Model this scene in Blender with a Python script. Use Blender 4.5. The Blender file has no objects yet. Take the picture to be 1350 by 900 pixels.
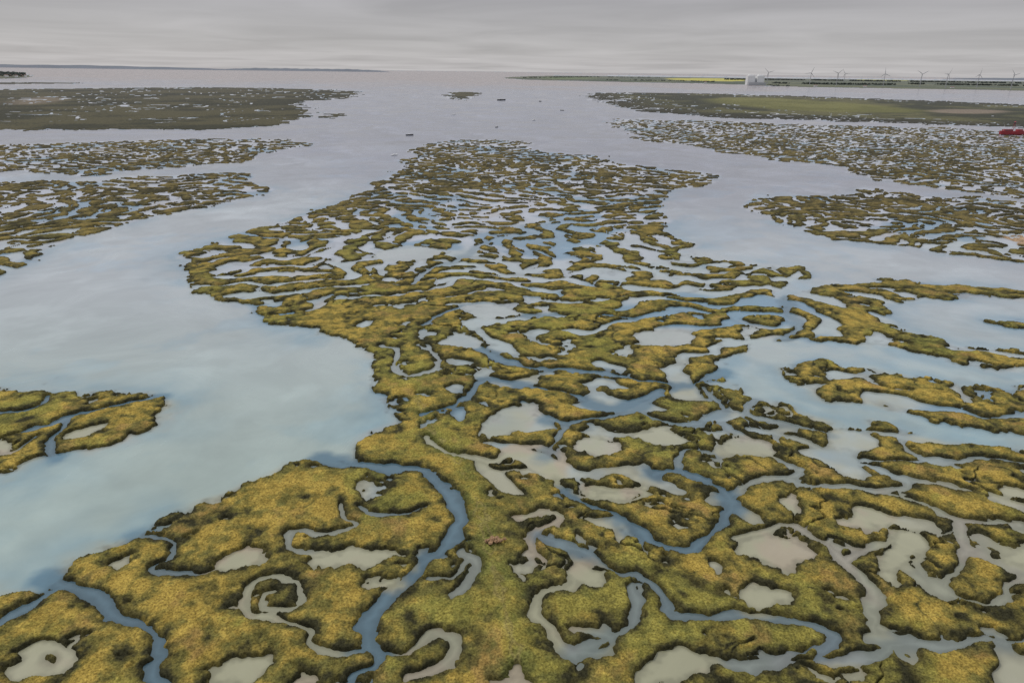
import bpy, math, numpy as np, random
from mathutils import Vector, Matrix
random.seed(4); rng=np.random.default_rng(11)
# ------------------------------------------------------------------ camera model (used to survey positions on the ground)
H=70.0; F=900.0; PITCH=math.radians(21.55); ROLL=math.radians(0.72)
cp,sp=math.cos(PITCH),math.sin(PITCH)
fw=np.array([0,cp,-sp]); r0=np.array([1,0,0.]); u0=np.array([0,sp,cp])
rt=math.cos(ROLL)*r0+math.sin(ROLL)*u0; up=-math.sin(ROLL)*r0+math.cos(ROLL)*u0
def g(pts):
    p=np.asarray(pts,float).reshape(-1,2)
    d=fw*F+(p[:,:1]-675)*rt+(450-p[:,1:2])*up
    t=H/np.maximum(-d[:,2],0.7)
    return np.stack([d[:,0]*t,d[:,1]*t],1)
def g1(x,y):
    q=g([(x,y)])[0]; return float(q[0]),float(q[1])
# ------------------------------------------------------------------ tiles of noise
N=1024
kx=np.fft.fftfreq(N)[:,None]; ky=np.fft.rfftfreq(N)[None,:]
K=np.sqrt(kx**2+ky**2)
def band(k0,w,seed,iters=0):
    r=np.random.default_rng(seed); u=r.standard_normal((N,N))
    G=np.exp(-((K-k0)/(w*k0))**2)
    for i in range(max(iters,1)):
        u=np.fft.irfft2(np.fft.rfft2(u)*G,s=(N,N)); u/=u.std()
        if iters: u=np.tanh(1.6*u)
    return u/u.std()
CELL=0.62
LAM=12.0
T_LAB=band(CELL/LAM,0.34,3,18)
G2=np.exp(-(K/(2.6*CELL/LAM))**2)
T_LAB=np.fft.irfft2(np.fft.rfft2(T_LAB)*G2,s=(N,N)); T_LAB/=T_LAB.std()
def smooth_tile(seed):
    r=np.random.default_rng(seed); u=r.standard_normal((N,N))
    G=np.where(K>0,1/np.maximum(K,1/64.)**1.6,0)*np.exp(-(K/0.22)**2)
    u=np.fft.irfft2(np.fft.rfft2(u)*G,s=(N,N)); return u/u.std()
T_A=smooth_tile(5); T_B=smooth_tile(6)
def samp(T,x,y):
    x=np.mod(x,N); y=np.mod(y,N)
    i=np.floor(x).astype(np.int64); j=np.floor(y).astype(np.int64)
    fx=x-i; fy=y-j; i%=N; j%=N; i2=(i+1)%N; j2=(j+1)%N
    return (T[i,j]*(1-fx)+T[i2,j]*fx)*(1-fy)+(T[i,j2]*(1-fx)+T[i2,j2]*fx)*fy
def noise(T,X,Y,size,ox=0,oy=0):     # size = metres of the biggest features (64 cells)
    s=64.0/size
    return samp(T,X*s+ox,Y*s+oy)
def ss(a,b,x):
    t=np.clip((x-a)/(b-a),0,1); return t*t*(3-2*t)
# ------------------------------------------------------------------ shapes
def chaikin(p,closed,n=2):
    p=np.asarray(p,float)
    for _ in range(n):
        if closed:
            q=np.roll(p,-1,0); p=np.stack([.75*p+.25*q,.25*p+.75*q],1).reshape(-1,2)
        else:
            a,b=p[:-1],p[1:]
            m=np.stack([.75*a+.25*b,.25*a+.75*b],1).reshape(-1,2)
            p=np.vstack([p[:1],m,p[-1:]])
    return p
def dist_to(X,Y,pts,closed,margin,signed=False,lim=None):
    """distance (m) to polyline, computed only near it; signed>0 inside"""
    P=pts; out=np.full(X.shape,-1e3 if signed else 1e3)
    mn=P.min(0)-margin; mx=P.max(0)+margin
    sel=np.nonzero((X>mn[0])&(X<mx[0])&(Y>mn[1])&(Y<mx[1]))[0]
    if len(sel)==0: return out
    x=X[sel]; y=Y[sel]; best=np.full(x.shape,1e12); ins=np.zeros(x.shape,bool)
    n=len(P); rngn=n if closed else n-1
    for i in range(rngn):
        a=P[i]; b=P[(i+1)%n]; e=b-a; L=e@e+1e-9
        t=np.clip(((x-a[0])*e[0]+(y-a[1])*e[1])/L,0,1)
        dx=x-a[0]-t*e[0]; dy=y-a[1]-t*e[1]
        np.minimum(best,dx*dx+dy*dy,out=best)
        if signed and (a[1]!=b[1]):
            c=((a[1]>y)!=(b[1]>y))&(x<e[0]*(y-a[1])/e[1]+a[0]); ins^=c
    best=np.sqrt(best)
    out[sel]=np.where(ins,best,-best) if signed else best
    return out
# land outlines: (kind, polygon)
LAND={
'main':[(-260,700),(-120,790),(0,763),(30,765),(58,774),(78,790),(96,738),(130,718),(185,704),(215,690),(255,680),(300,660),(345,640),(395,622),(430,617),(458,622),(470,612),(462,598),(492,583),(517,560),(521,545),(505,525),(500,500),(490,480),(470,455),(440,447),(400,434),(365,425),(340,411),(346,398),(300,394),(262,387),(238,370),(231,352),(262,345),(246,335),(270,325),(310,310),(370,296),(400,283),(450,270),(492,258),(500,238),(530,213),(560,193),(600,184),(650,186),(700,194),(735,204),(790,209),(850,216),(900,223),(957,237),(930,245),(885,252),(865,262),(858,280),(880,300),(900,316),(922,327),(880,333),(930,343),(1000,353),(1065,351),(1072,358),(1040,372),(1018,392),(1050,392),(1085,374),(1150,370),(1250,374),(1350,382),(1500,392),(1500,402),(1350,393),(1260,390),(1192,393),(1174,408),(1188,432),(1230,450),(1290,460),(1350,469),(1500,485),(1500,510),(1350,490),(1290,480),(1230,468),(1190,460),(1140,452),(1080,448),(1030,446),(990,455),(950,468),(938,490),(948,512),(1000,530),(1060,545),(1120,560),(1200,574),(1260,580),(1310,592),(1350,596),(1700,640),(2300,1000),(1900,1400),(-600,1400)],
'r2':[(1030,490),(1070,479),(1130,485),(1180,489),(1250,505),(1350,517),(1520,530),(1520,585),(1350,563),(1300,555),(1240,549),(1180,541),(1120,526),(1070,514),(1035,504)],
'r2b':[(1300,424),(1350,421),(1420,430),(1350,437),(1310,432)],
'r3':[(1003,277),(1040,262),(1110,250),(1200,255),(1260,264),(1350,268),(1500,276),(1500,362),(1350,346),(1280,336),(1200,326),(1120,319),(1060,304),(1015,291)],
'r4':[(793,159),(850,157),(950,160),(1050,165),(1200,168),(1350,173),(1560,180),(1560,268),(1350,256),(1290,255),(1230,245),(1170,235),(1100,222),(1010,212),(1000,203),(930,196),(860,187),(835,179),(810,168)],
'l2':[(-140,195),(0,190),(100,187),(250,186),(410,183),(370,195),(330,206),(270,216),(200,226),(100,230),(0,231),(-140,236)],
'l3':[(-140,262),(0,246),(60,238),(120,242),(200,232),(320,232),(356,245),(330,258),(240,280),(170,295),(100,310),(50,330),(30,348),(0,360),(-140,400)],
'l4':[(-140,520),(0,516),(60,512),(130,517),(182,517),(188,526),(228,529),(215,550),(190,575),(130,595),(60,611),(0,632),(-140,665)],
}
SOLID={
'r5':[(765,123),(850,122),(1000,125),(1200,132),(1350,138),(1560,146),(1560,176),(1350,168),(1200,163),(1050,158),(950,155),(870,150),(800,137)],
'r6':[(655,103),(700,100.5),(780,99.5),(900,100.5),(1100,103),(1350,106.5),(1600,110),(1600,126),(1350,119.5),(1200,117),(1050,115),(950,110.5),(850,109),(750,106.5),(700,105.5)],
'l1':[(-160,120),(0,118),(100,117),(250,115),(400,117),(487,122),(455,130),(385,135),(410,143),(395,158),(350,166),(250,170),(100,171),(-160,172)],
'l1c':[(421,152),(440,149),(447,153),(430,157)],
'l0':[(-160,110),(0,108.5),(130,109.5),(60,111),(-160,112.5)],
'town':[(-200,93),(0,95),(35,98),(42,101),(20,104),(-200,107)],
'islet':[(592,124),(606,120.5),(642,123),(618,128),(606,133),(593,130)],
}
# forced solid strokes (pixel survey), radius px
SPINE=[(600,310),(578,345),(560,370),(575,395),(548,425),(535,455),(560,480),(548,515),(560,560),(605,612),(636,680),(652,760),(672,830),(690,930)]
FIRM=[(SPINE[:7],10,1.1),(SPINE[6:],24,2.6),
 ([(235,355),(300,345),(380,310),(470,268),(505,235),(560,195)],9,.9),
 ([(345,408),(420,425),(490,455),(505,520)],16,1.7),
 ([(470,600),(530,590),(600,640)],20,2.0),
 ([(1085,375),(1120,400),(1170,440),(1260,470),(1400,485)],14,1.9),
 ([(1090,376),(1200,378),(1400,390)],7,2.5),
 ([(1035,495),(1180,515),(1400,545)],16,1.6),
 ([(600,190),(560,215),(680,200),(760,215),(930,236)],6,1.1),
 ([(900,720),(1000,740)],18,.8),([(560,900),(700,900)],30,1.0),
 ([(700,655),(900,690),(860,740),(960,745)],20,.8),
 ([(570,510),(600,570),(700,585),(760,560)],14,1.0),
]
CREEKS=[ # pts, width px, blue weight
 ([(420,606),(462,617),(500,620),(545,619),(578,640),(602,668),(612,692),(592,716),(566,735),(543,760),(505,787),(484,815),(484,848),(512,872),(505,892),(470,905)],15,1),
 ([(70,755),(92,778),(130,795),(165,815),(208,828),(221,855),(205,880),(215,905)],12,1),
 ([(90,772),(45,800),(-20,832)],12,1),
 ([(180,704),(208,712),(228,722),(222,740),(193,744),(199,757),(255,763),(285,745)],8,.8),
 ([(450,668),(455,685),(478,693),(445,703),(402,697),(382,708),(381,724),(420,722),(455,738)],9,.3),
 ([(555,668),(530,685),(490,682),(478,668)],6,.6),
 ([(400,758),(372,752),(340,765),(322,788),(345,806),(385,815),(425,822),(408,842),(440,857),(484,860)],12,.1),
 ([(400,757),(408,778),(388,797),(360,795),(354,778),(374,769)],8,.1),
 ([(560,765),(600,770),(612,742),(602,733)],7,.4),
 ([(612,742),(628,750),(618,780),(600,790)],12,.4),
 ([(512,868),(545,872),(575,840),(607,845),(612,868),(585,888),(560,893)],10,.1),
 ([(562,575),(575,592),(612,602),(648,612),(672,592),(720,590),(748,606),(733,628),(752,646),(800,655),(848,658),(858,648),(830,640),(790,640)],12,0),
 ([(752,646),(775,662),(800,668),(830,688),(870,715),(915,724),(925,700),(955,672),(952,650),(915,628),(885,618),(862,622)],12,1),
 ([(560,545),(600,535),(622,510),(650,498),(700,513),(760,522),(800,545),(850,530),(872,515)],10,1),
 ([(600,440),(640,468),(700,485),(790,490),(860,505),(905,512),(950,490)],12,1),
 ([(560,430),(595,405),(640,400),(700,420),(760,410),(830,420)],8,.9),
 ([(640,320),(600,345),(560,355),(548,375)],7,.6),
 ([(872,515),(850,545),(800,550),(750,565),(700,545),(680,530)],10,.9),
 ([(955,650),(985,632),(1030,632),(1080,640),(1130,640),(1175,650),(1210,643),(1160,615),(1100,600),(1040,575),(990,570)],12,.3),
 ([(1350,612),(1290,605),(1235,612),(1175,610),(1120,600)],10,.3),
 ([(1175,650),(1220,665),(1270,690),(1350,695)],9,.2),
 ([(1420,840),(1340,845),(1260,846),(1170,858),(1110,882),(1060,872),(1000,886),(930,872),(870,880)],15,.5),
 ([(1170,858),(1140,815),(1160,780),(1110,740),(1085,712),(1045,690),(1000,700),(965,712)],12,.2),
 ([(1060,872),(1100,845),(1090,840),(1030,825),(965,812),(900,815),(868,790),(855,765),(790,745),(760,715),(715,710)],11,.8),
 ([(820,770),(832,800),(815,830),(780,838),(752,862)],11,.6),
 ([(1110,740),(1180,700),(1225,720),(1200,750),(1240,785),(1300,800),(1350,760)],11,.2),
 ([(690,682),(735,672),(752,684),(712,700),(688,722),(712,740)],15,0),
 ([(795,752),(762,752),(745,780),(705,778),(700,812),(725,825),(722,850),(765,862),(800,848),(780,828),(752,830)],13,0),
 ([(0,580),(45,562),(100,548),(150,535),(205,524)],9,1),
 ([(-40,605),(20,600),(45,575)],8,.8),([(100,548),(60,588),(70,610)],7,1),
 ([(-60,545),(10,540),(50,538),(70,520)],8,1),
 ([(1270,500),(1255,512),(1275,530)],8,.1),([(1150,498),(1165,510),(1200,512)],7,.1),
 ([(1040,392),(1030,410),(1060,432),(1030,446)],7,.8),
 ([(500,455),(530,465),(515,490),(545,500),(580,480),(565,455)],6,.2),
 ([(750,565),(720,600)],7,.7),([(930,510),(960,540),(930,560),(880,560),(850,545)],9,.7),
 ([(885,618),(900,595),(940,600)],8,.6),([(1000,530),(985,550),(1040,560),(1090,570)],8,.5),
 ([(950,560),(1020,600),(1060,625),(1030,632)],9,.4),([(1200,560),(1180,590),(1235,612)],8,.3),
 ([(1270,690),(1290,730),(1240,760),(1240,785)],9,.2),
]
POOLS=[
 ([(262,757),(274,736),(300,720),(334,717),(347,734),(330,749),(295,753)],0),
 ([(412,728),(450,720),(500,722),(545,735),(520,742),(470,745),(425,746)],.3),
 ([(483,768),(505,762),(530,768),(505,777)],0),
 ([(322,788),(335,772),(346,778),(345,795),(380,808),(360,812),(335,806)],0) ,
 ([(5,884),(30,858),(68,840),(112,842),(120,868),(92,885),(45,900),(10,905)],.1),
 ([(160,862),(175,856),(188,865),(172,871)],.1),
 ([(245,905),(275,872),(325,858),(362,868),(352,890),(320,908)],0),
 ([(370,905),(390,882),(425,885),(430,905)],0),
 ([(505,745),(525,742),(545,748),(520,752)],0),
 ([(640,900),(672,884),(705,900),(690,915)],0),
 ([(742,752),(770,742),(800,752),(775,775),(750,770)],0),
 ([(752,582),(790,575),(830,590),(800,602),(762,600)],.3),
 ([(770,645),(810,636),(850,645),(838,658),(790,655)],0),
 ([(838,572),(870,558),(925,582),(900,592),(855,588)],.3),
 ([(620,572),(660,532),(715,535),(700,560),(660,580)],.3),
 ([(942,592),(985,575),(1035,590),(1020,602),(960,606)],.2),
 ([(1010,660),(1030,640),(1052,655),(1050,675),(1025,675)],.1),
 ([(960,720),(1000,695),(1080,715),(1060,745),(1040,775),(1010,745),(975,735)],.1),
 ([(1165,775),(1160,700),(1200,698),(1230,705),(1225,728),(1185,745),(1190,780)],.1),
 ([(1100,690),(1130,665),(1180,670),(1190,690),(1140,705)],.1),
 ([(820,905),(850,860),(880,842),(920,860),(955,880),(940,905)],0),
 ([(950,780),(990,770),(1060,790),(1050,805),(1000,815),(965,805)],.1),
 ([(1060,905),(1090,885),(1130,892),(1150,905)],.1),
 ([(830,440),(900,432),(925,448),(880,462),(845,455)],0),
 ([(965,437),(985,428),(1010,436),(985,444)],.1),
 ([(565,452),(600,437),(640,445),(625,460),(590,457)],.4),
 ([(600,405),(640,400),(700,412),(640,425)],.4),
 ([(490,335),(540,322),(590,330),(560,345),(510,345)],.3),
 ([(1300,650),(1330,640),(1380,655),(1350,672)],.1),
 ([(1310,730),(1350,715),(1420,730),(1370,760)],.1),
 ([(80,575),(110,563),(160,553),(140,572),(95,585)],0),
 ([(-20,585),(20,580),(15,600),(-20,610)],0),
]
ISLES=[ # bits of land standing in pools/creeks
 [(662,430),(690,422),(715,430),(695,438)], [(835,300),(870,296),(880,306),(850,312)],
 [(730,385),(780,378),(830,388),(790,396)],[(720,410),(780,405),(820,412),(760,420)],
 [(1035,880),(1060,862),(1075,868),(1060,884)],[(60,872),(75,866),(88,872),(74,879)],[(588,855),(598,850),(600,862),(590,866)],
]
FIRM_POLY=[ ([(-300,800),(60,740),(430,600),(520,560),(600,600),(640,700),(700,905),(-300,1100)],2.2),
 ([(640,640),(960,560),(1400,600),(1600,905),(680,905)],1.0),
 ([(530,440),(900,440),(1000,560),(640,640),(540,560)],.45),
 ([(-200,500),(240,505),(230,600),(-200,680)],2.0),
 ([(790,155),(1560,165),(1560,270),(1000,215)],.50),([(1000,270),(1100,245),(1560,265),(1560,370),(1000,310)],.5),
 ([(-200,180),(420,180),(350,270),(-200,370)],.2),
 ([(230,350),(400,280),(520,240),(560,330),(560,450),(500,560),(440,450),(340,410)],.22),
 ([(500,260),(560,190),(960,235),(860,262),(700,245)],.50),
 ([(520,270),(800,265),(860,340),(760,400),(600,390)],-.12)]
def lscale(Y): return (Y*cp+H*sp)/F
W=lambda P,c,n=2: g(chaikin(P,c,n))
def fields(X,Y):
    R=np.sqrt(X*X+Y*Y)
    S=lscale(Y)
    wx=noise(T_A,X,Y,45)*1.1+noise(T_B,X,Y,14,100)*0.5
    wy=noise(T_B,X,Y,45,50,300)*1.1+noise(T_A,X,Y,14,100,77)*0.5
    k=1+ss(200,2500,R)*6
    fr=ss(220,700,R)
    Xw=X+wx*k*1.2+fr*9*noise(T_B,X,Y,130,33,44); Yw=Y+wy*k*1.6+fr*14*noise(T_A,X,Y,130,233,44)
    d_out=np.full(X.shape,-1e3); solid=np.full(X.shape,-1e3)
    for n,P in LAND.items():
        d_out=np.maximum(d_out,dist_to(Xw,Yw,W(P,True),True,60,True))
    reg=np.zeros(X.shape,np.int8)
    for i,(n,P) in enumerate(SOLID.items()):
        d=dist_to(Xw,Yw,W(P,True,1),True,60,True); reg[d>-3]=i+1
        solid=np.maximum(solid,d)
    bias=0.42+0.28*noise(T_B,X,Y,150)
    bias=bias+0.10*ss(350,600,Y)
    firm=np.zeros(X.shape)
    for P,w,a in FIRM:
        d=dist_to(X,Y,W(P,False),False,60)
        firm+=a*np.exp(-(d/(w*S*1.0))**2)
    for P,a in FIRM_POLY:
        d=dist_to(X,Y,W(P,True),True,20,True); firm+=a*ss(-4,5,d)
    lx=X+2.6*noise(T_A,X,Y,60,11,5); ly=Y+2.6*noise(T_B,X,Y,60,31,9)
    tb=1-ss(105,170,Y)
    f=samp(T_LAB,lx/CELL/1.30+37,ly/CELL+410)*(1-tb)+samp(T_LAB,lx/CELL/1.35+537,ly/CELL/1.15+110)*tb
    f=f+0.42*noise(T_A,X,Y,22,9)+.10*noise(T_B,X,Y,9,9)
    f=f/1.05
    dl=(f+bias+firm)*LAM/6.28*0.95
    # finer runnels between the larger ones (outer flats)
    f2=samp(T_LAB,lx/CELL*1.30+237,ly/CELL*1.5+610)+.5*noise(T_B,X,Y,40,77,300)
    fine=(f2+1.0+3.0*(1-ss(140,270,Y)))*LAM/1.8/6.28
    dl=np.minimum(dl,fine)
    rim=np.exp(-((d_out-2.0)/2.2)**2)*0.45
    dl=dl+rim*LAM/6.28
    d=np.minimum(d_out*1.0+0.7*noise(T_A,X,Y,9),dl)
    gut=np.abs(noise(T_B,X+1.5*wx,Y+1.5*wy,38,500,200))*7-0.22+0.5*noise(T_A,X,Y,60)+.35
    d=np.minimum(d,gut+np.clip(firm-1.0,0,9)*2)
    # small round pans
    pan=1.9-noise(T_A,X,Y,13,700,30); pan=pan*1.3
    d=np.minimum(d,np.where(Y<220,pan,9))
    blue=np.zeros(X.shape); pool=np.zeros(X.shape)
    wob=np.clip(1+0.30*noise(T_A,X,Y,15,200),.45,2)
    cx=X+0.5*wx+.2*noise(T_A,X,Y,7,55,66); cy=Y+0.5*wy+.2*noise(T_B,X,Y,7,155,66)
    for P,w,b in CREEKS:
        dd=dist_to(cx,cy,W(P,False),False,14)
        hw=0.5*w*S*wob*1.08
        d=np.minimum(d,dd-hw)
        near=(1-ss(0.0,3.0,dd-hw))*(1 if w>1 else 0)
        blue=np.maximum(blue,near*b); pool=np.maximum(pool,near*(1-b)*(b<.25))
    for P,b in POOLS:
        dd=-dist_to(cx,cy,W(P,True),True,14,True)
        dd=np.where(dd>900,1e3,dd)
        d=np.minimum(d,dd+0.5*noise(T_B,X,Y,8)+.3)
        near=1-ss(0.0,2.0,dd); pool=np.maximum(pool,near*(1-b)); blue=blue*(1-near)
    for P in ISLES:
        d=np.maximum(d,dist_to(cx,cy,W(P,True),True,10,True))
    d=np.where(solid>d, np.minimum(solid,60), d)
    # a few channels and pans in the solid far saltings
    far_g=np.abs(noise(T_A,X,Y,420,20,600))*60-5.0
    far_h=np.abs(noise(T_B,X,Y,200,20,600))*50-4.0
    d=np.where((solid>3)&(reg==3),np.minimum(d,np.maximum(far_g,-3)),d)
    d=np.where((solid>3)&(reg==1)&(solid<230+60*noise(T_A,X,Y,200)),np.minimum(d,np.minimum(far_h,far_g+1)),d)
    return dict(d=d,d_out=np.maximum(d_out,solid),lab=d_out,solid=solid,reg=reg,firm=firm,blue=blue,pool=pool,R=R,S=S)
# ------------------------------------------------------------------ grids
def grid_rows(n,a_hi=54.0,a_lo=0.27,y_extra=()):
    t=np.linspace(0,1,n); a=a_lo+(a_hi-a_lo)*(1-t)**1.12
    y=H/np.tan(np.radians(a)); return y
def grid(nr,nc,no,umax,rows_extra_lo=(),rows_extra_hi=()):
    y=np.concatenate([np.array(rows_extra_lo,float),grid_rows(nr),np.array(rows_extra_hi,float)])
    uc=np.linspace(-.80,.80,nc); s=np.linspace(0,1,no+1)[1:]
    uo=.80+(umax-.80)*s**1.8 if umax>2 else .80+(umax-.80)*s
    u=np.concatenate([-uo[::-1],uc,uo])
    dep=np.maximum(y*cp+H*sp,45.0)
    X=u[None,:]*dep[:,None]; Y=np.repeat(y[:,None],len(u),1)
    return X,Y
def mesh_grid(name,X,Y,Z,col,mat,smooth=True):
    nr,nc=X.shape
    me=bpy.data.meshes.new(name)
    co=np.stack([X,Y,Z],-1).astype(np.float32).reshape(-1)
    me.vertices.add(nr*nc); me.vertices.foreach_set('co',co)
    i=np.arange((nr-1)*nc).reshape(nr-1,nc)[:,:-1].reshape(-1)
    q=np.stack([i,i+1,i+nc+1,i+nc],1).astype(np.int32).reshape(-1)
    nf=len(i)
    me.loops.add(nf*4); me.loops.foreach_set('vertex_index',q)
    me.polygons.add(nf); me.polygons.foreach_set('loop_start',np.arange(nf,dtype=np.int32)*4)
    try: me.polygons.foreach_set('loop_total',np.full(nf,4,np.int32))
    except Exception: pass
    me.update(calc_edges=True)
    if smooth: me.polygons.foreach_set('use_smooth',np.ones(nf,bool))
    a=me.color_attributes.new('Col','FLOAT_COLOR','POINT')
    c=np.concatenate([col,np.ones((len(col),1))],1) if col.shape[1]==3 else col
    a.data.foreach_set('color',c.astype(np.float32).reshape(-1))
    me.materials.append(mat)
    ob=bpy.data.objects.new(name,me); bpy.context.collection.objects.link(ob); return ob
def mixc(a,b,t):
    a=np.asarray(a,float); b=np.asarray(b,float)
    return a*(1-t[:,None])+b*t[:,None]
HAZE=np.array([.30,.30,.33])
# ------------------------------------------------------------------ materials
def nodes(mat):
    mat.use_nodes=True; nt=mat.node_tree; nt.nodes.clear(); return nt
def marsh_material():
    m=bpy.data.materials.new('marsh_vegetation'); nt=nodes(m); n=nt.nodes; l=nt.links
    out=n.new('ShaderNodeOutputMaterial'); b=n.new('ShaderNodeBsdfPrincipled')
    b.inputs['Roughness'].default_value=.95; b.inputs['Specular IOR Level'].default_value=.08
    at=n.new('ShaderNodeVertexColor'); at.layer_name='Col'
    tc=n.new('ShaderNodeTexCoord')
    n1=n.new('ShaderNodeTexNoise'); n1.inputs['Scale'].default_value=3.0; n1.inputs['Detail'].default_value=5; n1.inputs['Roughness'].default_value=.7
    n2=n.new('ShaderNodeTexNoise'); n2.inputs['Scale'].default_value=.45; n2.inputs['Detail'].default_value=7; n2.inputs['Roughness'].default_value=.68
    for t in(n1,n2): l.new(tc.outputs['Object'],t.inputs['Vector'])
    r1=n.new('ShaderNodeMapRange'); r1.inputs[1].default_value=.33; r1.inputs[2].default_value=.67; r1.inputs[3].default_value=.40; r1.inputs[4].default_value=1.6
    l.new(n1.outputs['Fac'],r1.inputs[0])
    r2=n.new('ShaderNodeMapRange'); r2.inputs[1].default_value=.35; r2.inputs[2].default_value=.65; r2.inputs[3].default_value=.76; r2.inputs[4].default_value=1.24
    l.new(n2.outputs['Fac'],r2.inputs[0])
    mu=n.new('ShaderNodeMath'); mu.operation='MULTIPLY'; l.new(r1.outputs[0],mu.inputs[0]); l.new(r2.outputs[0],mu.inputs[1])
    vm=n.new('ShaderNodeVectorMath'); vm.operation='SCALE'; l.new(at.outputs['Color'],vm.inputs[0]); l.new(mu.outputs[0],vm.inputs['Scale'])
    l.new(vm.outputs[0],b.inputs['Base Color'])
    bp=n.new('ShaderNodeBump'); bp.inputs['Strength'].default_value=.6; bp.inputs['Distance'].default_value=.2
    l.new(n1.outputs['Fac'],bp.inputs['Height']); l.new(bp.outputs[0],b.inputs['Normal'])
    l.new(b.outputs[0],out.inputs[0]); return m
def water_material():
    m=bpy.data.materials.new('silty_water'); nt=nodes(m); n=nt.nodes; l=nt.links
    out=n.new('ShaderNodeOutputMaterial'); b=n.new('ShaderNodeBsdfPrincipled')
    b.inputs['IOR'].default_value=1.33
    at=n.new('ShaderNodeVertexColor'); at.layer_name='Col'
    tc=n.new('ShaderNodeTexCoord')
    n1=n.new('ShaderNodeTexNoise'); n1.inputs['Scale'].default_value=.9; n1.inputs['Detail'].default_value=3
    n2=n.new('ShaderNodeTexNoise'); n2.inputs['Scale'].default_value=.018; n2.inputs['Detail'].default_value=8; n2.inputs['Roughness'].default_value=.66; n2.inputs['Distortion'].default_value=1.6
    for t in(n1,n2): l.new(tc.outputs['Object'],t.inputs['Vector'])
    r=n.new('ShaderNodeMapRange'); r.inputs[1].default_value=.35; r.inputs[2].default_value=.65; r.inputs[3].default_value=.90; r.inputs[4].default_value=1.10
    l.new(n2.outputs['Fac'],r.inputs[0])
    vm=n.new('ShaderNodeVectorMath'); vm.operation='SCALE'; l.new(at.outputs['Color'],vm.inputs[0]); l.new(r.outputs[0],vm.inputs['Scale'])
    l.new(vm.outputs[0],b.inputs['Base Color'])
    r3=n.new('ShaderNodeMapRange'); r3.inputs[1].default_value=.35; r3.inputs[2].default_value=.65; r3.inputs[3].default_value=.08; r3.inputs[4].default_value=.32
    l.new(n2.outputs['Fac'],r3.inputs[0]); l.new(r3.outputs[0],b.inputs['Roughness'])
    bp=n.new('ShaderNodeBump'); bp.inputs['Strength'].default_value=.25; bp.inputs['Distance'].default_value=.06
    l.new(n1.outputs['Fac'],bp.inputs['Height']); l.new(bp.outputs[0],b.inputs['Normal'])
    l.new(b.outputs[0],out.inputs[0]); return m
def simple(name,col,rough=.7,var=.15,scale=.5):
    m=bpy.data.materials.new(name); nt=nodes(m); n=nt.nodes; l=nt.links
    out=n.new('ShaderNodeOutputMaterial'); b=n.new('ShaderNodeBsdfPrincipled'); b.inputs['Roughness'].default_value=rough
    tc=n.new('ShaderNodeTexCoord'); t=n.new('ShaderNodeTexNoise'); t.inputs['Scale'].default_value=scale; t.inputs['Detail'].default_value=4
    l.new(tc.outputs['Object'],t.inputs['Vector'])
    r=n.new('ShaderNodeMapRange'); r.inputs[1].default_value=.3; r.inputs[2].default_value=.7; r.inputs[3].default_value=1-var; r.inputs[4].default_value=1+var
    l.new(t.outputs['Fac'],r.inputs[0])
    vm=n.new('ShaderNodeVectorMath'); vm.operation='SCALE'; vm.inputs[0].default_value=col; l.new(r.outputs[0],vm.inputs['Scale'])
    l.new(vm.outputs[0],b.inputs['Base Color']); l.new(b.outputs[0],out.inputs[0]); return m
M_marsh=marsh_material(); M_water=water_material()
# ------------------------------------------------------------------ terrain
Xg,Yg=grid(1150,1200,80,1.5)
sh=Xg.shape; X=Xg.ravel(); Y=Yg.ravel()
fl=fields(X,Y); d=fl['d']; R=fl['R']
soft=1+ss(300,3000,R)*6
bank=ss(-0.35,0.50,d/soft)
z=-0.6+bank*1.22
topn=ss(0.5,3.0,d/soft)
tuft=noise(T_A,X,Y,7,3,8)*0.025+noise(T_B,X,Y,2.6,40,8)*0.025*(1-ss(150,400,R))
rand=rng.standard_normal(X.shape)*0.045*(1-ss(90,260,R))
z=z+bank*(tuft+rand)+topn*(0.08*noise(T_A,X,Y,30)+0.10)
z=z+0.2*topn*np.clip(fl['firm']-1.2,0,1)
reg=fl['reg']; so=fl['solid']
town=(reg==6); z=z+np.where(town,ss(0,250,so)*9,0)
r6=(reg==2); z=z+np.where(r6,ss(0,300,so)*3.0,0)
r5=(reg==1)
z=np.where(d<-0.35*soft,-0.6,z)
# colour
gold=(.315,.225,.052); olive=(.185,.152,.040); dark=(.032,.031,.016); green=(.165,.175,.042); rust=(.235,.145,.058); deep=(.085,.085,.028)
na=noise(T_A,X,Y,38,15,60); nb=noise(T_B,X,Y,8,90,20); nc=noise(T_A,X,Y,3,7,200)
col=mixc(olive,gold,ss(-1.5,1.2,na*.7+nb*.45+nc*.5+.05))
col=mixc(col,green,.6*ss(.3,1.5,noise(T_B,X,Y,50,300,100)+.4*nb))
col=mixc(col,rust,.55*ss(.6,1.8,noise(T_A,X,Y,16,400,10)))
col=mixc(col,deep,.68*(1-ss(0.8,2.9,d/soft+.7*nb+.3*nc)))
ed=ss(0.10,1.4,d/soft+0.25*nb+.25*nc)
col=mixc(mixc(dark,olive,.25*ss(-1,1,nb)),col,ed)  # dark mud and growth on the rim, with bank shade put into the colour
sd=dist_to(X,Y,W(SPINE,False),False,25)
col=mixc(col,green,.45*np.exp(-((sd+nb*.6)/1.8)**2)*(1-ss(130,190,Y)))
trail=np.abs(sd+0.5*noise(T_A,X,Y,10))
col=mixc(col,(.20,.16,.07),.5*np.exp(-(trail/.28)**2)*(R<150))
farc=mixc((.042,.038,.022),(.135,.108,.045),ss(-1,1.2,nb*.6+na*.6))  # far marsh tone: shade between banks and haze put into the colour
col=mixc(col,farc*ss(-1.5,1.2,d/soft)[:,None]**.5,.88*ss(170,480,R))
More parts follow.
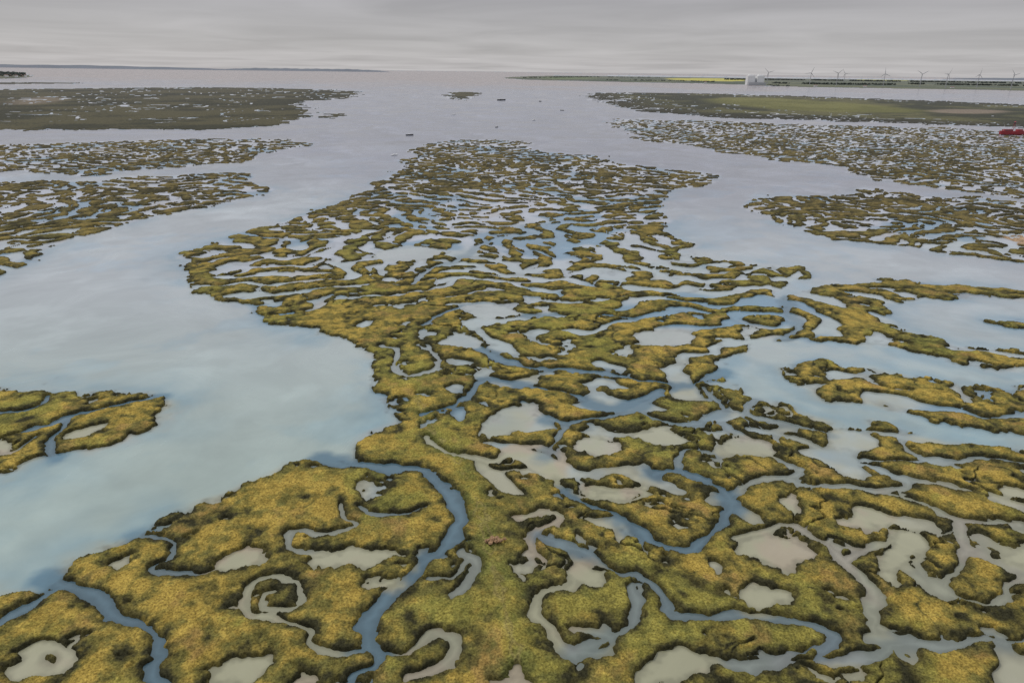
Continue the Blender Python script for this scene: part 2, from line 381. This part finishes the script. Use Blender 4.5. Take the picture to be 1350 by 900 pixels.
# solid far land
sol=so>-2
n4=noise(T_B,X,Y,300,5,5)
salt=mixc((.038,.038,.024),(.075,.068,.038),ss(-1,1,n4+.3*nb))
col=np.where((sol&((reg==3)|(reg==4)|(reg==5)|(reg==7)))[:,None],salt,col)
f5=mixc((.04,.042,.026),(.105,.10,.048),ss(-.6,1.6,noise(T_A,X,Y,400,50,90)+.6*n4+.4*noise(T_B,X,Y,90)))
f5=mixc(f5,(.036,.034,.024),(1-ss(30,190,so))*.85)
col=np.where((sol&r5)[:,None],f5,col)
cell=np.sin(X/170+1.5*np.sin(Y/700))+np.sin(Y/420+X/900)
f6=mixc((.045,.065,.03),(.10,.11,.05),ss(-1,1,cell))
col=np.where((sol&r6)[:,None],f6,col)
col=np.where((sol&town)[:,None],mixc((.05,.06,.03),(.1,.1,.05),ss(-1,1,n4)),col)
def paint(P,c,edge=4,amt=1.):
    global col
    dd=dist_to(X,Y,W(P,True,1),True,40,True); col=mixc(col,c,amt*ss(-edge,edge,dd)*(dd>-900))
paint([(868,104),(930,103.5),(985,105),(978,108.5),(900,107)],(.46,.42,.05),30)
paint([(1130,104.5),(1200,105),(1195,107.5),(1130,107)],(.34,.34,.06),30)
paint([(700,103),(760,102),(800,104),(740,105)],(.1,.14,.04),30)
paint([(1215,146),(1270,144),(1340,147),(1300,151),(1240,150)],(.28,.22,.17),20,.6)
paint([(35,130),(70,127),(90,132),(55,138),(15,139),(10,135)],(.28,.22,.17),25,.4)
paint([(1308,316),(1345,310),(1420,314),(1400,330),(1330,322)],(.36,.25,.16),2,.9)
paint([(905,132),(1000,128),(1150,138),(1250,150),(1050,148)],(.19,.185,.055),40,.5)
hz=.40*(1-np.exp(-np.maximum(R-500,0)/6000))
col=mixc(col,HAZE*.8,hz)  # distance haze blended into the ground's base colour
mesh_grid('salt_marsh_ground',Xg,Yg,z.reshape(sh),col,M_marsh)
# ------------------------------------------------------------------ water sheet
Xw_,Yw_=grid(560,640,50,9.0,rows_extra_lo=(-4000,-1500,-600,-250,-100,-40,0,25,42),rows_extra_hi=(20000,30000,50000,90000,160000))
shw=Xw_.shape; X=Xw_.ravel(); Y=Yw_.ravel(); fl=fields(X,Y); R=fl['R']; d=fl['d']
na=noise(T_A,X,Y,70,15,60); nb=noise(T_B,X,Y,26,90,20); nl=noise(T_A,X,Y,600,70,20)
openw=mixc((.275,.335,.315),(.315,.345,.365),ss(90,240,Y))
openw=mixc(openw,(.215,.225,.268),ss(240,650,Y+60*nl))
openw=mixc(openw,(.25,.205,.195),ss(2200,5500,Y+500*nl))
openw=mixc(openw,openw*1.12,ss(0,1.5,na+.5*nb))
openw=mixc(openw,openw*(.84,.92,.99),.8*ss(0.2,1.5,noise(T_B,X,Y,110,15,260)+.5*nb)*(1-ss(400,800,Y)))
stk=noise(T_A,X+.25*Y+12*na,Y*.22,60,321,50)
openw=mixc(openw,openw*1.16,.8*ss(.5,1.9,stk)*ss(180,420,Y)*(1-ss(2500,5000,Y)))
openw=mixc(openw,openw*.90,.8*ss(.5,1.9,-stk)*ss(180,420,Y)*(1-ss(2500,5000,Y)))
inner=mixc((.30,.295,.22),(.30,.35,.355),ss(90,180,Y+18*nb))
inner=mixc(inner,(.36,.385,.44),ss(160,400,Y+30*na))
inner=mixc(inner,(.10,.20,.29),.8*ss(.1,1.1,noise(T_B,X,Y,90,200,20))*ss(100,150,Y))
inner=mixc(inner,(.33,.30,.27),.5*ss(1.2,2.2,noise(T_A,X,Y,60,250,320)))
ins=ss(-4,2,fl['d_out'])
c=mixc(openw,inner,ins)
poolc=mixc((.30,.295,.20),(.325,.275,.20),ss(.0,1.4,nb))
poolc=mixc(poolc,(.31,.34,.34),ss(110,170,Y)*.85)
c=mixc(c,poolc,fl['pool']*.9)
c=mixc(c,(.070,.135,.185),fl['blue']*.9)
shore=np.exp(-np.maximum(-fl['d_out'],0)/6.0)*(1-ins)
c=mixc(c,(.09,.20,.28),.8*shore*ss(-1,1,na)*(1-ss(300,700,R)))
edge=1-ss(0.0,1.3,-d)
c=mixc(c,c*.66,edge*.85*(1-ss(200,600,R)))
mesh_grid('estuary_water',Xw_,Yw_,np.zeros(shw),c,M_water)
# ------------------------------------------------------------------ mesh builder for objects
class MB:
    def __init__(s): s.v=[]; s.f=[]; s.m=[]
    def add(s,vs,fs,mi=0):
        o=len(s.v); s.v+= [tuple(v) for v in vs]; s.f+=[tuple(i+o for i in f) for f in fs]; s.m+=[mi]*len(fs)
    def box(s,c,size,mi=0,top=1.0):
        x,y,z0=c; a,b,h=size[0]/2,size[1]/2,size[2]
        vs=[(x-a,y-b,z0),(x+a,y-b,z0),(x+a,y+b,z0),(x-a,y+b,z0),(x-a*top,y-b*top,z0+h),(x+a*top,y-b*top,z0+h),(x+a*top,y+b*top,z0+h),(x-a*top,y+b*top,z0+h)]
        s.add(vs,[(3,2,1,0),(4,5,6,7),(0,1,5,4),(1,2,6,5),(2,3,7,6),(3,0,4,7)],mi)
    def tube(s,p0,p1,ra,rb,mi=0,n=10):
        p0=Vector(p0);p1=Vector(p1); q=(p1-p0).to_track_quat('Z','Y').to_matrix()
        vs=[]
        for p,r in((p0,ra),(p1,rb)):
            for k in range(n):
                a=2*math.pi*k/n; vs.append(p+q@Vector((r*math.cos(a),r*math.sin(a),0)))
        s.add(vs,[(k,(k+1)%n,n+(k+1)%n,n+k) for k in range(n)]+[tuple(range(n-1,-1,-1)),tuple(range(n,2*n))],mi)
    def loft(s,secs,mi=0):
        n=len(secs[0]); vs=[p for q in secs for p in q]
        fs=[(i*n+k,i*n+(k+1)%n,(i+1)*n+(k+1)%n,(i+1)*n+k) for i in range(len(secs)-1) for k in range(n)]
        fs+=[tuple(range(n-1,-1,-1)),tuple(range((len(secs)-1)*n,len(secs)*n))]
        s.add(vs,fs,mi)
    def obj(s,name,mats,loc=(0,0,0),rz=0,parent=None):
        me=bpy.data.meshes.new(name); me.from_pydata(s.v,[],s.f); 
        for m in mats: me.materials.append(m)
        me.polygons.foreach_set('material_index',s.m); me.update()
        o=bpy.data.objects.new(name,me); bpy.context.collection.objects.link(o); o.location=loc; o.rotation_euler[2]=rz
        if parent: o.parent=parent
        return o
M_white=simple('white_paint',(.72,.72,.72),.5,.05); M_grey=simple('grey_cladding',(.38,.39,.41),.6,.1)
M_dark=simple('dark_hull',(.035,.035,.04),.5,.2); M_red=simple('red_paint',(.30,.03,.04),.45,.15); M_glass=simple('window_glass',(.05,.06,.07),.2,.1)
M_tree=simple('tree_foliage',(.05,.06,.052),.95,.45,.15); M_trunk=simple('tree_bark',(.09,.075,.06),.9,.2)
M_brick=simple('brick_wall',(.33,.24,.2),.9,.15); M_roof=simple('roof_tiles',(.2,.13,.11),.9,.2); M_turb=simple('turbine_grey',(.36,.36,.38),.5,.03)
M_wood=simple('driftwood',(.25,.15,.08),.9,.4,3)
# wind turbines
def turbine(px,py,hub,rad,ang,rz):
    x,y=g1(px,py); b=MB()
    b.tube((0,0,-2),(0,0,hub),2.4,1.4,0,14)
    b.box((0,1.5,hub-1.2),(3.4,9,3.4),0,.9); b.tube((0,-3,hub+.5),(0,-6,hub+.5),1.7,.6,0,12)
    for k in range(3):
        a=ang+k*2*math.pi/3; c_,s_=math.cos(a),math.sin(a)
        secs=[]
        for t,w,th in((.02,1.6,1.5),(.12,3.0,.9),(.2,3.6,.7),(.5,2.4,.45),(.8,1.5,.25),(1.,.5,.1)):
            r=t*rad; cx,cz=c_*r,s_*r; px_,pz_=-s_,c_
            secs.append([(cx+px_*w*.35,-4.6-th/2,hub+.5+cz+pz_*w*.35),(cx-px_*w*.65,-4.6-th/4,hub+.5+cz-pz_*w*.65),(cx-px_*w*.65,-4.6+th/4,hub+.5+cz-pz_*w*.65),(cx+px_*w*.35,-4.6+th/2,hub+.5+cz+pz_*w*.35)])
        b.loft(secs)
    b.obj('wind_turbine',[M_turb],(x,y,2),rz)
for (px,py,a) in((1011,112,.3),(1067,113,1.2),(1102,114,.7),(1112,111,.1),(1164,114,1.7),(1212,116,.5),(1246,117,1.0),(1287,117,1.4),(1332,119,.25)):
    turbine(px,py,84,44,a,random.uniform(-.5,.5))
# power station
e=bpy.data.objects.new('power_station',None); bpy.context.collection.objects.link(e)
x,y=g1(994,112.5); e.location=(x,y,1.0)
def ps(name,c,size,mat,top=1):
    b=MB(); b.box(c,size,0,top); b.obj(name,[mat],parent=e)
ps('reactor_building_a',(-32,0,0),(50,50,62),M_white); ps('reactor_building_b',(38,6,0),(50,50,62),M_white)
ps('link_block',(3,8,0),(19.8,34,44),M_grey); ps('turbine_hall',(0,-52,0),(120,34,18),M_grey)
ps('roof_plant_a',(-32,0,62.02),(34,34,6),M_white,.9); ps('roof_plant_b',(38,6,62.02),(34,34,6),M_white,.9)
b=MB()
for cx,cy in((-32,-25.1),(38,-19.1)):
    for i in range(5): b.box((cx-18+9*i,cy,6),(1.2,.3,50))
b.obj('cladding_ribs',[M_grey],parent=e)
# distant tree belts
def blob(b,c,r,h):
    t=(1+5**.5)/2
    V=[(-1,t,0),(1,t,0),(-1,-t,0),(1,-t,0),(0,-1,t),(0,1,t),(0,-1,-t),(0,1,-t),(t,0,-1),(t,0,1),(-t,0,-1),(-t,0,1)]
    Fc=[(0,11,5),(0,5,1),(0,1,7),(0,7,10),(0,10,11),(1,5,9),(5,11,4),(11,10,2),(10,7,6),(7,1,8),(3,9,4),(3,4,2),(3,2,6),(3,6,8),(3,8,9),(4,9,5),(2,4,11),(6,2,10),(8,6,7),(9,8,1)]
    b.add([(c[0]+v[0]/1.9*r*random.uniform(.6,1.25),c[1]+v[1]/1.9*r*random.uniform(.6,1.25),c[2]+v[2]/1.9*h*random.uniform(.6,1.25)) for v in V],Fc,0)
def belt(name,lines,zb=2.5):
    b=MB()
    for P,n,hh,sp_ in lines:
        Q=g(P); seg=np.linalg.norm(np.diff(Q,axis=0),axis=1); cum=np.r_[0,np.cumsum(seg)]
        for i in range(n):
            s_=random.random()*cum[-1]
            if math.sin(s_/95+len(P))+math.sin(s_/37)*.6<-.9: continue
            x=np.interp(s_,cum,Q[:,0])+random.gauss(0,sp_); y=np.interp(s_,cum,Q[:,1])+random.gauss(0,sp_)
            h=hh*random.uniform(.55,1.25)
            b.tube((x,y,zb-2),(x,y,zb+h*.5),.5,.25,1,5)
            for k in range(3): blob(b,(x+random.gauss(0,h*.22),y+random.gauss(0,h*.22),zb+h*random.uniform(.4,.8)),h*.42,h*.34)
    b.obj(name,[M_tree,M_trunk])
belt('distant_tree_belt',[([(690,103.5),(780,102.5),(870,103)],260,13,12),([(800,106.5),(880,107.5),(940,109)],160,10,10),([(960,106),(1020,106),(1150,108),(1350,111),(1500,113)],1300,18,25),
 ([(1020,111),(1100,112.5),(1180,113)],300,14,10),([(1200,112),(1350,114.5),(1450,116)],500,15,14),([(1010,114),(1050,115)],40,9,6)])
belt('hillside_trees',[([(-120,97),(0,98),(28,100)],300,16,30),([(-120,102),(0,101.5),(30,102)],200,14,15)],5)
# houses on the far-left shore
def house(px,py,w,dp,h,rz,z0=7,wall=M_brick):
    x,y=g1(px,py); e=bpy.data.objects.new('house',None); bpy.context.collection.objects.link(e); e.location=(x,y,z0); e.rotation_euler[2]=rz
    b=MB(); b.box((0,0,-3),(w,dp,h+3)); b.obj('walls',[wall],parent=e)
    b=MB(); a,c=w/2+.4,dp/2+.5
    b.add([(-a,-c,h+.01),(a,-c,h+.01),(a,c,h+.01),(-a,c,h+.01),(-a,0,h+dp*.42),(a,0,h+dp*.42)],[(3,2,1,0),(0,1,5,4),(2,3,4,5),(1,2,5),(3,0,4)]); b.obj('roof',[M_roof],parent=e)
    b=MB()
    for i in range(3):
        for zz in (1,h*.58): b.box((-w*.3+w*.3*i,-dp/2-.05,zz),(1.3,.12,1.3))
    b.obj('windows',[M_glass],parent=e)
for i,(px,py) in enumerate(((3,101),(9,102.3),(15,101.5),(22,102.6),(29,101.8),(34,102.2),(-10,102))):
    house(px,py,random.uniform(12,20),9,6.5,random.uniform(-.5,.5),6,M_white if i%2 else M_brick)
for i,(px,py) in enumerate(((930,110),(1075,114.8),(1140,115.5),(1255,117))):
    house(px,py,22,10,6,random.uniform(-.5,.5),3,M_white)
# distant coast on the horizon
b=MB()
for (x0,x1,dist,hh) in((-30000,-9000,24000,105),(-10400,-4500,26000,88),(14000,34000,24000,100),):
    n=60; vs=[];fs=[]
    for i in range(n+1):
        t=i/n; x=x0+(x1-x0)*t; e_=min(1,5*t,5*(1-t))**.5
        h=hh*e_*(.9+.06*math.sin(i*1.7)+.04*math.sin(i*.6))
        vs+=[(x,dist-700,-1),(x,dist,h),(x,dist+700,-1)]
    for i in range(n): fs+=[(3*i,3*i+3,3*i+4,3*i+1),(3*i+1,3*i+4,3*i+5,3*i+2)]
    b.add(vs,fs)
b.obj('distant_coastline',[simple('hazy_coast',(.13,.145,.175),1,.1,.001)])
# boats
def boat(name,px,py,L,rz,hull,mast=True,cabin=True):
    x,y=g1(px,py); b=MB(); secs=[]
    for t,w,k in((-.5,.62,.1),(-.3,.9,-.25),(0,1,-.35),(.25,.8,-.3),(.42,.4,-.1),(.5,.04,.35)):
        W_=w*L*.15; dk=.11*L*(1+.35*max(t,0)*2)
        secs.append([(t*L,-W_,dk),(t*L,-W_*.75,.02*L),(t*L,0,k*.1*L),(t*L,W_*.75,.02*L),(t*L,W_,dk)])
    b.loft(secs,0)
    if cabin: b.box((-.05*L,0,.11*L),(.34*L,.18*L,.07*L),1,.85); b.box((-.05*L,0,.125*L),(.345*L*.93,.182*L*.97,.02*L),2)
    if mast:
        b.tube((.06*L,0,.1*L),(.06*L,0,1.25*L),.012*L,.008*L,1,8); b.tube((.06*L,0,.26*L),(-.36*L,0,.26*L),.01*L,.01*L,1,6)
        b.tube((.5*L,0,.14*L),(.06*L,0,1.2*L),.003*L,.003*L,1,4)
    b.obj(name,[hull,M_white,M_glass],(x,y,0),rz)
boat('moored_sailboat',540,178.5,9,.4,M_dark); boat('moored_sailboat',712,134,12,2,M_dark); boat('moored_sailboat',704,159,9,1,M_white)
boat('moored_sailboat',741,146,9,2.5,M_dark); boat('moored_sailboat',598,152,8,.2,M_white); boat('moored_sailboat',655,168,8,1.2,M_dark)
boat('moored_barge',661,132.5,22,.1,M_dark,False)
boat('moored_motorboat',520,205,7,.8,M_white,False)
# lightship (red) lying in its berth at the right
x,y=g1(1334,178); b=MB(); secs=[]; L=36
for t,w,k,sh_ in((-.5,.5,.2,.5),(-.42,.8,-.3,.3),(-.2,1,-.4,0),(.1,1,-.4,0),(.35,.72,-.35,.35),(.46,.35,-.1,.75),(.5,.06,.4,1.0)):
    w_=w*3.7; dk=4.2+sh_
    secs.append([(t*L,-w_,dk),(t*L,-w_*.85,0),(t*L,0,k*2),(t*L,w_*.85,0),(t*L,w_,dk)])
b.loft(secs,0)
b.box((-8,0,4.2),(12,5,2.4),0,.97); b.box((9,0,4.2),(7,4.5,2.4),0,.97); b.box((-8,0,5.0),(11,5.06,.7),2)
for a in((-1.6,-1.6),(1.6,-1.6),(1.6,1.6),(-1.6,1.6)): b.tube((a[0],a[1],4.1),(a[0]*.35,a[1]*.35,13),.22,.15,0,6)
b.tube((0,0,13),(0,0,13.4),1.7,1.7,0,12); b.tube((0,0,13.4),(0,0,15.4),1.3,1.3,2,12); b.tube((0,0,15.4),(0,0,16.6),1.45,.1,0,12)
b.tube((-14,0,4.2),(-14,0,12),.18,.1,1,6); b.tube((15,0,4.8),(15,0,10),.15,.1,1,6)
b.obj('red_lightship',[M_red,M_white,M_glass],(x,y,.6),.12)
# mound of wrack on the path
x,y=g1(652,720); b=MB()
for i in range(26):
    blob(b,(random.gauss(0,.6),random.gauss(0,.4),.2+random.random()*.3),.4,.3)
b.obj('wrack_heap',[M_wood],(x,y,0.85))
# ------------------------------------------------------------------ light & sky
SUN_EL=math.radians(58); SUN_AZ=math.radians(-55)
w=bpy.data.worlds.new('World'); bpy.context.scene.world=w; w.use_nodes=True; nt=w.node_tree; nt.nodes.clear(); n=nt.nodes; l=nt.links
out=n.new('ShaderNodeOutputWorld'); bg=n.new('ShaderNodeBackground'); bg.inputs['Strength'].default_value=.1
sky=n.new('ShaderNodeTexSky'); sky.sky_type='NISHITA'; sky.sun_disc=False; sky.sun_elevation=SUN_EL; sky.sun_rotation=SUN_AZ
tc=n.new('ShaderNodeTexCoord'); sx=n.new('ShaderNodeSeparateXYZ'); l.new(tc.outputs['Generated'],sx.inputs[0])
ramp=n.new('ShaderNodeValToRGB'); l.new(sx.outputs['Z'],ramp.inputs[0])
els=ramp.color_ramp.elements; els[0].position=0; els[0].color=(.50,.485,.49,1); els[1].position=1; els[1].color=(.92,.94,.98,1)
for p,c_ in((.03,(.455,.445,.45,1)),(.085,(.385,.375,.39,1)),(.2,(.50,.50,.54,1)),(.5,(.76,.77,.82,1))):
    e_=els.new(p); e_.color=c_
ad=n.new('ShaderNodeMath'); ad.operation='ADD'; ad.inputs[1].default_value=.035; l.new(sx.outputs['Z'],ad.inputs[0])
mx=n.new('ShaderNodeMath'); mx.operation='MAXIMUM'; mx.inputs[1].default_value=.02; l.new(ad.outputs[0],mx.inputs[0])
dv=n.new('ShaderNodeVectorMath'); dv.operation='DIVIDE'; l.new(tc.outputs['Generated'],dv.inputs[0])
cb=n.new('ShaderNodeCombineXYZ'); [l.new(mx.outputs[0],cb.inputs[i]) for i in range(3)]; l.new(cb.outputs[0],dv.inputs[1])
cn=n.new('ShaderNodeTexNoise'); cn.inputs['Scale'].default_value=.34; cn.inputs['Detail'].default_value=6; cn.inputs['Roughness'].default_value=.5; cn.inputs['Distortion'].default_value=.5
l.new(dv.outputs[0],cn.inputs['Vector'])
cr=n.new('ShaderNodeMapRange'); cr.inputs[1].default_value=.3; cr.inputs[2].default_value=.7; cr.inputs[3].default_value=8.7; cr.inputs[4].default_value=11.4; l.new(cn.outputs['Fac'],cr.inputs[0])
vs_=n.new('ShaderNodeVectorMath'); vs_.operation='SCALE'; l.new(ramp.outputs[0],vs_.inputs[0]); l.new(cr.outputs[0],vs_.inputs['Scale'])
mix=n.new('ShaderNodeMix'); mix.data_type='RGBA'; mix.inputs[0].default_value=.94; l.new(sky.outputs[0],mix.inputs[6]); l.new(vs_.outputs[0],mix.inputs[7])
l.new(mix.outputs[2],bg.inputs[0]); l.new(bg.outputs[0],out.inputs[0])
sd_=bpy.data.lights.new('sun','SUN'); sd_.energy=1.5; sd_.angle=math.radians(10); sd_.color=(1,.95,.86)
so_=bpy.data.objects.new('sun',sd_); bpy.context.collection.objects.link(so_)
dirv=Vector((math.sin(SUN_AZ)*math.cos(SUN_EL),math.cos(SUN_AZ)*math.cos(SUN_EL),math.sin(SUN_EL)))
so_.rotation_euler=dirv.to_track_quat('Z','Y').to_euler()
# ------------------------------------------------------------------ camera
cd=bpy.data.cameras.new('camera'); cam=bpy.data.objects.new('camera',cd); bpy.context.collection.objects.link(cam)
cd.sensor_width=36; cd.lens=36*F/1350; cd.clip_start=.5; cd.clip_end=400000
Mx=Matrix(((rt[0],up[0],-fw[0],0),(rt[1],up[1],-fw[1],0),(rt[2],up[2],-fw[2],H),(0,0,0,1)))
cam.matrix_world=Mx
bpy.context.scene.camera=cam
sc=bpy.context.scene; sc.view_settings.view_transform='Standard'; sc.view_settings.look='None'; sc.view_settings.exposure=0
